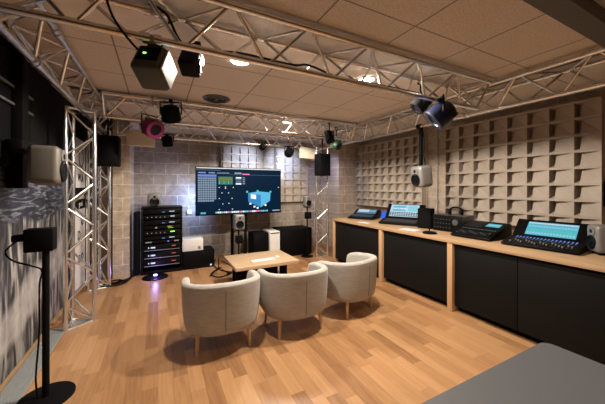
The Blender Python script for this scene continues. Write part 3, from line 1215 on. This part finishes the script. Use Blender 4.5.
for sx in (-.145, .14):
    MB().box((sx, 0, .85), (.055, .05, 1.66), 'black', bev=.003).build('upright', t)
    MB().box((sx, .10, .02), (.06, .36, .04), 'black', bev=.004).build('foot', t)
MB().box((0, -.05, 1.5), (.5, .04, .2), 'black').build('mount_plate', t)
# cable and sockets on the wall
o = MB().box((.62, Y1 - .02, 1.02), (.10, .04, .09), 'white', bev=.006).build('wall_socket')
tag(o, 'white wall socket below the left corner of the television', 'socket', 'white sockets under the television')
t = thing('wall_socket', 'pale junction box below the right part of the television', 'socket', (2.28, Y1, 1.0), group='white sockets under the television')
MB().box((0, -.03, 0), (.16, .06, .10), 'silver', bev=.006).build('box', t)
MB().tube((-.02, -.03, .05), (-.02, -.03, .30), .010, 'silver', 8).build('conduit', t)

# LED strips behind the set lighting the wall
for (x, zz, hh, lb) in ((.60, 1.35, .75, 'cool white light bar glowing behind the left edge of the television'),):
    t = thing('light_bar', lb, 'light', (.84, 6.30, zz))
    MB().box((0, 0, 0), (.05, .04, hh), 'blackmat').build('housing', t)
    MB().box((-.018, .022, 0), (.012, .004, hh - .04), 'led_blue').build('diffuser', t)
    MB().box((.26, -.2, .1), (.56, .03, .03), 'blackmat').build('support_arm', t)
    MB().box((0, -.1, .1), (.03, .2, .03), 'blackmat').build('support_bracket', t)
    lamp('AREA', 'light_bar_lamp', (.81, 6.335, zz - .1), 8, (0.35, 0.52, 1.0), (.35, Y1, zz - .25), .05, sizey=hh * .7)
lamp('SPOT', 'spotlight_lamp', (2.56, 5.72, 2.28), 70, (0.55, 0.68, 1.0), (2.85, 6.7, 2.15), .04, 66, 1.0)
lamp('SPOT', 'spotlight_lamp', (1.95, 5.75, 2.30), 45, (0.55, 0.68, 1.0), (1.80, 6.7, 2.15), .04, 75, 1.0)
lamp('SPOT', 'spotlight_lamp', (3.25, 5.78, 2.3), 16, (0.50, 0.58, 1.0), (4.10, 6.3, 1.7), .04, 90, .7)
par('small black spotlight half hidden by the rear truss above the television', (1.95, 5.60, 2.42), (.0, .9, -.3), 'blackmat', .06, .12, clampz=2.52)

# ------------------------------------------------------------------ equipment rack
t = thing('equipment_rack', 'tall black equipment rack with lit amplifiers by the pier', 'rack', (.07, 5.98, 0))
m = MB()
m.box((0, .22, .60), (.66, .02, 1.16), 'blackmat')
for sx in (-1, 1):
    m.box((sx * .325, 0, .60), (.03, .46, 1.18), 'black', bev=.003)
m.box((0, 0, 1.20), (.68, .48, .03), 'black', bev=.004).box((0, 0, .03), (.68, .48, .05), 'black', bev=.004)
m.build('rack_frame', t)
MB().box((-.41, -.12, .58), (.09, .30, 1.10), 'blackmat', bev=.01).build('side_pocket', t)
units = [(1.13, .10, 'a'), (1.03, .08, 'b'), (.93, .09, 'a'), (.84, .07, 'c'), (.745, .10, 'b'), (.65, .07, 'a'), (.58, .05, 'd'), (.48, .12, 'amp'), (.34, .12, 'amp'), (.20, .12, 'amp')]
for z, h, k in units:
    u = MB().box((0, -.20, z), (.61, .06, h - .012), 'black', bev=.003).build('rack_unit', t)
    m = MB()
    if k == 'amp':
        m.box((-.15, -.233, z), (.07, .006, .024), 'led_white')
        m.box((-.22, -.233, z), (.014, .006, .024), 'led_white')
        m.box((.19, -.233, z + .012), (.07, .006, .012), 'led_red')
        m.box((.0, -.235, z - .05), (.58, .01, .008), 'alu_dull')
    elif k == 'a':
        m.box((.16, -.233, z), (.09, .006, .010), 'led_white')
        m.box((.02, -.233, z - .01), (.05, .006, .010), 'led_blue')
    elif k == 'b':
        for j in range(5):
            m.tube((-.24 + j * .07, -.23, z), (-.24 + j * .07, -.245, z), .010, 'alu_dull', 10)
        m.box((.17, -.233, z + .01), (.07, .006, .014), 'led_white' if z > 1 else 'led_green')
    elif k == 'c':
        m.box((.12, -.233, z + .012), (.07, .006, .010), 'led_yellow')
        m.box((.14, -.233, z - .014), (.09, .006, .008), 'led_yellow')
        m.tube((-.1, -.23, z), (-.1, -.25, z), .018, 'alu_dull', 12)
    else:
        m.box((-.22, -.233, z), (.10, .006, .02), 'alu_dull').box((.1, -.233, z), (.03, .006, .02), 'led_blue').box((.24, -.233, z), (.08, .006, .02), 'alu_dull')
    m.build('display', u)
t = thing('floor_light', 'black round base with a violet light in front of the rack', 'floor light', (-.04, 5.53, 0))
MB().lathe([(0, 0), (.20, 0), (.20, .015), (.15, .03), (0, .035)], None, 'black').build('base', t)
MB().lathe([(0, .035), (.03, .035), (.03, .05), (0, .055)], None, 'led_violet').build('lens', t)
lamp('POINT', 'violet_lamp', (-.04, 5.40, .12), 1.6, (0.35, 0.28, 1.0), size=.03)

m = MB()
random.seed(5)
for k in range(7):
    y = 5.42 + random.uniform(-.12, .12)
    m.path([(-.75 + random.uniform(-.05, .05), y, .014 + .006 * k), (-.60, y + random.uniform(-.1, .1), .014 + .004 * k), (-.45, y + random.uniform(-.08, .12), .03), (-.36, 5.62, .05 + .01 * k)], .009, 'black')
o = m.build('cable_bundle')
tag(o, 'bundle of black cables on the floor left of the rack', 'cables', kind='stuff')


def simple_box(name, label, cat, c, d, mat, extra=None, rz=0, group=None):
    t = thing(name, label, cat, (c[0], c[1], c[2] - d[2] / 2), (0, 0, rz), group)
    MB().box((0, 0, d[2] / 2), d, mat, bev=.008).build('case', t)
    if extra:
        extra(t, d)
    return t


def grille_front(t, d):
    MB().box((0, -d[1] / 2 - .004, d[2] / 2), (d[0] * .9, .010, d[2] * .86), 'black', bev=.002).build('front_grille', t)
    for sx in (-1, 1):
        for sy in (-1, 1):
            pass


def knob(t, d):
    grille_front(t, d)
    MB().box((d[0] * .38, -d[1] / 2 - .012, d[2] * .14), (.03, .006, .03), 'led_white').build('badge', t)


simple_box('bass_cabinet', 'low black bass cabinet on the floor right of the rack', 'loudspeaker', (.71, 5.98, .17), (.58, .44, .34), 'blackmat', knob, group='black bass cabinets')


def vents(t, d):
    m = MB()
    m.box((0, -d[1] / 2 - .003, d[2] * .5), (d[0] * .92, .006, d[2] * .9), 'white', bev=.002)
    m.build('front_panel', t)
    MB().box((d[0] * .30, -d[1] / 2 - .008, d[2] * .25), (.05, .006, .05), 'silver').build('button', t)


simple_box('white_box', 'white box resting on the low black bass cabinet', 'box', (.60, 5.95, .46), (.38, .34, .235), 'white', vents)
simple_box('bass_cabinet', 'black bass cabinet beside the white cabinet behind the low table', 'loudspeaker', (1.99, 6.02, .29), (.34, .42, .58), 'blackmat', grille_front, group='black bass cabinets')


def slot(t, d):
    MB().box((0, -d[1] / 2 - .002, d[2] * .94), (d[0] * .9, .006, .02), 'black').build('slot', t)
    MB().box((0, -d[1] / 2 - .002, d[2] * .46), (d[0] * .94, .006, d[2] * .86), 'white').build('front_panel', t)


simple_box('white_cabinet', 'white cabinet with a dark slot between two black bass cabinets', 'cabinet', (2.29, 5.98, .30), (.24, .44, .60), 'white', slot)
simple_box('bass_cabinet', 'large black bass cabinet left of the far truss column', 'loudspeaker', (2.84, 6.05, .31), (.80, .52, .62), 'blackmat', grille_front, group='black bass cabinets')
# cables and small feet on the floor near the table
m = MB()
m.path([(1.12, 6.3, .012), (1.0, 5.8, .012), (1.05, 5.4, .012), (1.2, 5.15, .012), (.95, 5.0, .012), (.85, 5.25, .012), (1.1, 5.6, .012)], .010, 'black')
m.path([(1.2, 6.1, .012), (1.3, 5.4, .012), (1.1, 5.1, .012)], .008, 'black')
tag(m.build('floor_cable'), 'black cable looping over the floor behind the low table', 'cable')
t = thing('microphone_stand', 'small black tripod foot on the floor left of the low table', 'stand', (.98, 5.22, 0))
for k in range(3):
    a = R_(90 + 120 * k)
    MB().tube((0, 0, .12), (.2 * math.cos(a), .2 * math.sin(a), .008), .010, 'black', 8).build('leg', t)
MB().tube((0, 0, .12), (0, 0, .30), .010, 'black', 8).build('pole', t)

# ------------------------------------------------------------------ left foreground stand
t = thing('control_stand', 'black pole stand with round base and box head in front of the mural', 'stand', (-.745, 2.74, 0))
MB().lathe([(0, 0), (.175, 0), (.175, .010), (.16, .018), (0, .02)], None, 'blackmat', 40).build('base_disc', t)
MB().tube((0, 0, .02), (0, 0, 1.16), .022, 'blackmat', 14).build('pole', t)
MB().box((-.03, 0, 1.19), (.17, .10, .17), 'blackmat', bev=.012).build('control_box', t)
MB().box((-.15, 0, 1.21), (.07, .06, .05), 'blackmat', bev=.01).build('side_plug', t)
MB().path([(-.16, 0, 1.19), (-.22, 0, 1.12), (-.18, 0, 1.05), (-.08, 0, 1.0), (-.02, -.01, .96), (-.028, -.03, .85), (-.03, -.028, .5), (-.045, -.04, .2), (-.03, -.05, .04)], .006, 'blackmat').build('cable', t)
# dark shelving rails on left wall
t = thing('wall_rail_frame', 'dark frame with two grey metal rails high on the left wall', 'rail frame', (-1.06, 2.95, 2.2))
MB().box((0, 0, 0), (.04, 1.0, .90), 'blackmat', bev=.004).build('backing_board', t)
for zz in (.18, .04):
    MB().box((.035, 0.0, zz), (.02, .95, .022), 'dark_metal', bev=.003).build('rail', t)

# banner with lettering on the left wall
t = thing('text_banner', 'tall black and white lettered banner seen through the left truss columns', 'banner', (-1.05, 5.27, 0))
MB().box((0, 0, 1.18), (.02, .66, 2.28), 'blackmat').build('board', t)
MB().box((.012, .0, .66), (.004, .58, 1.18), 'white').build('lower_field', t)
MB().box((.012, .02, 1.93), (.004, .56, .72), 'white').build('upper_field', t)


def text(body, size, loc, rot, mat, parent, name='lettering'):
    cu = bpy.data.curves.new(name, 'FONT')
    cu.body = body
    cu.size = size
    cu.extrude = .002
    cu.align_x = 'CENTER'
    me_o = bpy.data.objects.new('tmp', cu)
    C.objects.link(me_o)
    dg = bpy.context.evaluated_depsgraph_get()
    me = bpy.data.meshes.new_from_object(me_o.evaluated_get(dg))
    bpy.data.objects.remove(me_o)
    me.materials.clear()
    me.materials.append(MT[mat])
    o = bpy.data.objects.new(name, me)
    C.objects.link(o)
    o.parent = parent
    o.location = loc
    o.rotation_euler = rot
    return o


RB = (PI / 2, 0, PI / 2)
RB2 = (PI / 2, 0, PI / 2)
text('W.A', .17, (.018, 0, 1.66), RB2, 'black', t)
text('dactones', .12, (.018, 0, 1.40), RB2, 'white', t)
text('y ud', .12, (.018, 0, 1.29), RB2, 'white', t)
m = MB()
m.lathe([(.12, 0), (.15, 0), (.15, .004), (.12, .004)], Matrix.Translation((.014, .04, 2.02)) @ Matrix.Rotation(PI / 2, 4, 'Y'), 'black', closed_ends=False)
m.build('ring_mark', t)
text('G', .20, (.018, .1, 1.0), RB2, 'black', t)
text('D', .20, (.018, -.1, .8), RB2, 'black', t)
text('G O', .18, (.018, 0, .45), RB2, 'black', t)


# ------------------------------------------------------------------ consoles on the worktop
def console(name, label, loc, rotz, W, D, Hb, kind):
    """front looks along local -Y"""
    t = thing(name, label, 'mixing console', loc, (0, 0, rotz), 'mixing consoles on the worktop')
    hf = .035
    yb = D / 2
    # side profile: low front, flat control bed, raised screen
    bed = -D / 2 + D * (.55 if kind != 'slope' else .95)
    h1 = hf + (.05 if kind != 'slope' else Hb - hf)
    prof = [(-D / 2, .008), (-D / 2, hf), (bed, h1), (yb - .05, Hb), (yb, Hb - .02), (yb - .03, .008)]
    if kind == 'slope':
        prof = [(-D / 2, .008), (-D / 2, hf), (yb - .05, Hb), (yb, Hb - .02), (yb, .008)]
        bed, h1 = yb - .05, Hb
    MB().prism(prof, -W / 2, W / 2, 'x', 'black', bev=.006).build('body', t)

    def onbed(u, s):     # s 0..1 along bed
        y = -D / 2 + (bed + D / 2) * s
        z = hf + (h1 - hf) * s
        return Vector((u * W, y, z))
    sl = math.atan2(h1 - hf, bed + D / 2)
    n1 = Vector((0, -math.sin(sl), math.cos(sl)))
    if kind != 'slope':
        s2 = math.atan2(Hb - h1, yb - .05 - bed)
        n2 = Vector((0, -math.sin(s2), math.cos(s2)))

        def onscr(u, s):
            return Vector((u * W, bed + (yb - .05 - bed) * s, h1 + (Hb - h1) * s))
    else:
        onscr, n2 = onbed, n1
    return t, onbed, n1, sl, onscr, n2


def scr(m, f, n, u0, u1, s0, s1, mat, h=.004):
    m.quad([f(u0, s0) + n * h, f(u1, s0) + n * h, f(u1, s1) + n * h, f(u0, s1) + n * h], mat)


def knobs(t, name, f, n, u0, u1, s0, s1, nu, ns, mat, hw=.006, hs=.006, hz=.006):
    first = None
    for a in range(nu):
        for b in range(ns):
            p = f(u0 + (u1 - u0) * (a + .5) / nu, s0 + (s1 - s0) * (b + .5) / ns)
            if first is None:
                first = MB().box((0, 0, 0), (hw, hs, hz), mat).build(name, t)
                o = first
            else:
                o = first.copy()
                C.objects.link(o)
            o.location = p + n * hz * .6
            o.rotation_euler = (math.atan2(-n.y, n.z), 0, 0)


def faders(t, f, n, nu, s0, ds, mat, slot_s, slot_l):
    for k in range(nu):
        u = -.42 + .84 * (k + .5) / nu
        o = MB().box((0, 0, 0), (.003, slot_l, .002), 'dark_metal').box((0, (((k * 5) % 7) / 7 - .5) * slot_l * .7, .007), (.011, .02, .012), mat).build('fader', t)
        o.location = f(u, slot_s) + n * .001
        o.rotation_euler = (math.atan2(-n.y, n.z), 0, 0)


# big console on the right
t, fb, n1, sl, fs, n2 = console('mixing_console', 'large black mixing console with wide cyan screen, nearest on the worktop', (3.86, 1.54, WT), R_(-84), .66, .56, .27, 'std')
m = MB()
scr(m, fs, n2, -.32, .36, .12, .86, 'scr_cyan')
for k in range(16):
    u = -.30 + k * .041
    scr(m, fs, n2, u, u + .030, .18, .30, 'scr_cyan2', .0045)
    scr(m, fs, n2, u, u + .030, .36, .40 + .1 * ((k * 7) % 4) / 4, 'scr_teal', .0045)
    scr(m, fs, n2, u, u + .030, .58, .66, 'scr_cyan2', .0045)
scr(m, fs, n2, -.31, .35, .76, .83, 'scr_pale', .0045)
m.build('screen', t)
knobs(t, 'lit_button', fb, n1, -.42, .42, .80, .96, 17, 2, 'led_blue', .012, .012, .004)
knobs(t, 'channel_key', fb, n1, -.42, .42, .66, .76, 17, 1, 'scr_bar', .012, .010, .004)
faders(t, fb, n1, 17, 0, 0, 'alu_dull', .36, .13)

# middle console
t, fb, n1, sl, fs, n2 = console('mixing_console', 'black sloping mixing console with a small cyan display, between the others', (3.84, 2.24, WT), R_(-88), .50, .54, .19, 'slope')
m = MB()
scr(m, fb, n1, .06, .40, .66, .86, 'scr_cyan')
scr(m, fb, n1, .10, .36, .74, .80, 'scr_cyan2', .0045)
m.build('screen', t)
knobs(t, 'knob', fb, n1, -.44, .0, .55, .95, 8, 4, 'dark_metal', .010, .010, .008)
knobs(t, 'channel_key', fb, n1, -.44, .44, .40, .50, 14, 1, 'scr_cell', .009, .007, .004)
faders(t, fb, n1, 12, 0, 0, 'dark_metal', .20, .11)

# second console
t, fb, n1, sl, fs, n2 = console('mixing_console', 'black mixing console with raised pale screen behind the hanging loudspeaker', (3.98, 3.72, WT), R_(-64), .68, .60, .34, 'std')
m = MB()
scr(m, fs, n2, -.40, .36, .12, .94, 'scr_pale')
scr(m, fs, n2, -.34, .02, .50, .86, 'scr_cyan', .0045)
scr(m, fs, n2, -.34, .02, .62, .74, 'scr_white', .0045)
scr(m, fs, n2, .08, .32, .50, .88, 'scr_cyan2', .0045)
m.build('screen', t)
knobs(t, 'screen_key', fs, n2, -.40, .36, .14, .44, 12, 3, 'blackgloss', .030, .020, .006)
knobs(t, 'channel_key', fb, n1, -.42, .42, .15, .85, 14, 5, 'silver', .014, .012, .007)

# far console
t, fb, n1, sl, fs, n2 = console('mixing_console', 'low black mixing console at the far end of the worktop', (3.93, 4.72, WT), R_(-62), .54, .54, .18, 'std')
m = MB()
scr(m, fs, n2, -.40, .40, .10, .90, 'scr_bar')
scr(m, fs, n2, -.36, .10, .40, .86, 'scr_pale', .0045)
scr(m, fs, n2, .14, .36, .45, .80, 'scr_cyan', .0045)
m.build('screen', t)
knobs(t, 'channel_key', fb, n1, -.42, .42, .25, .90, 12, 4, 'scr_bar', .014, .014, .006)

t = thing('tablet', 'small tablet with a bright blue screen leaning between two consoles', 'tablet', (4.15, 4.28, WT + .006), (0, 0, R_(-55)))
RT = Euler((R_(-38), 0, 0))
MB().box((0, .0, .085), (.26, .012, .19), 'blackgloss', rot=RT, bev=.003).build('case', t)
v = RT.to_matrix() @ Vector((0, -1, 0))
MB().box((0 + v.x * .0065, v.y * .0065, .085 + v.z * .0065), (.235, .002, .165), 'scr_blue', rot=RT).build('screen', t)
MB().box((.01 + v.x * .008, v.y * .008, .085 + v.z * .008), (.05, .002, .05), 'scr_cyan2', rot=RT).build('icon', t)
MB().box((0, .09, .06), (.10, .008, .15), 'black', rot=Euler((R_(35), 0, 0))).build('kickstand', t)

# little equipment between consoles
t = thing('small_speaker', 'upright black box beside the raised console screen', 'box', (3.88, 3.13, WT), (0, 0, R_(-70)))
MB().box((0, 0, .16), (.22, .16, .32), 'blackmat', bev=.01).build('case', t)
MB().box((0, -.083, .16), (.18, .006, .28), 'black').build('front_grille', t)
t = thing('desk_stand', 'black round foot with a short stem on the worktop edge', 'stand', (3.47, 2.74, WT))
MB().lathe([(0, 0), (.095, 0), (.095, .018), (.08, .026), (0, .03)], None, 'black').build('base_disc', t)
MB().tube((0, 0, .03), (0, .02, .16), .008, 'black', 8).build('stem', t)
t = thing('rack_device', 'grey-sided rack device with front knobs left of the sloping console', 'audio device', (4.02, 2.75, WT), (0, 0, R_(-84)))
MB().box((0, 0, .125), (.42, .36, .23), 'dark_metal', bev=.004).build('case', t)
MB().box((0, -.185, .125), (.44, .014, .24), 'black', bev=.002).build('front_plate', t)
m = MB()
m.lathe([(0, 0), (.045, 0), (.04, .012), (0, .014)], Matrix.Translation((.13, -.193, .15)) @ Matrix.Rotation(PI / 2, 4, 'X'), 'dark_metal')
for k in range(6):
    for j in range(3):
        m.box((-.18 + k * .045, -.195, .06 + j * .06), (.016, .008, .010), 'dark_metal')
m.box((.16, -.195, .03), (.012, .006, .012), 'led_green')
m.build('controls', t)
for sx in (-1, 1):
    MB().box((sx * .15, 0, .005), (.04, .3, .01), 'black').build('foot', t)
t = thing('headphones', 'black headphones resting on the grey-sided rack device', 'headphones', (4.05, 2.73, WT + .243), (0, 0, R_(-60)))
MB().path([(-.08, 0, .03), (-.085, 0, .07), (-.05, 0, .105), (0, 0, .115), (.05, 0, .105), (.085, 0, .07), (.08, 0, .03)], .012, 'blackmat').build('headband', t)
for sx in (-1, 1):
    MB().lathe([(0, -.02), (.04, -.02), (.045, 0), (.04, .02), (0, .02)], Matrix.Translation((sx * .08, 0, .045)) @ Matrix.Rotation(PI / 2, 4, 'Y'), 'blackmat').build('ear_cup', t)
o = MB().box((3.50, 3.12, WT + .002), (.20, .28, .003), 'paper', rot=Euler((0, 0, R_(10)))).build('paper_sheet')
tag(o, 'white sheet lying on the worktop before the raised console', 'paper')
o = MB().box((3.43, 4.12, WT + .002), (.10, .24, .003), 'paper', rot=Euler((0, 0, R_(4)))).build('paper_sheet')
tag(o, 'pale slip of paper on the worktop near the far console', 'paper')

# conduit on the right wall and black wall box at the edge
t = thing('wall_conduit', 'grey pipe running down the right wall between foam panels', 'pipe', (4.72, 3.56, 0))
MB().tube((0, 0, .92), (0, 0, 2.74), .012, 'alu_dull', 10).build('pipe', t)
for zz in (1.3, 2.0, 2.5):
    MB().box((.01, 0, zz), (.03, .06, .02), 'alu_dull').build('clip', t)
t = thing('wall_box', 'black box on the right wall at the picture edge above the loudspeaker', 'box', (4.70, 1.26, 1.5))
MB().box((0, 0, 0), (.10, .30, .30), 'blackmat', bev=.008).build('case', t)
MB().box((-.053, 0, 0), (.006, .24, .24), 'black').build('cover', t)

# cables along the nearest truss
m = MB()
m.path([(-.80, 1.80, 2.75), (-.40, 1.76, 2.755), (-.28, 1.80, 2.68), (-.22, 1.86, 2.52), (-.12, 1.90, 2.40), (-.06, 1.91, 2.37)], .007, 'black')
tag(m.build('truss_cable'), 'black cable drooping from the nearest truss to the grey-green loudspeaker', 'cable')
m = MB()
m.path([(-.05, 2.04, 2.755), (.05, 2.02, 2.70), (.12, 2.0, 2.55), (.22, 2.05, 2.52), (.5, 1.93, 2.51), (.9, 1.92, 2.505), (1.05, 1.92, 2.53), (1.35, 1.95, 2.50), (1.7, 1.93, 2.503), (2.3, 1.93, 2.505)], .009, 'black')
tag(m.build('truss_cable'), 'black cable lying along the lower tube of the nearest truss', 'cable')
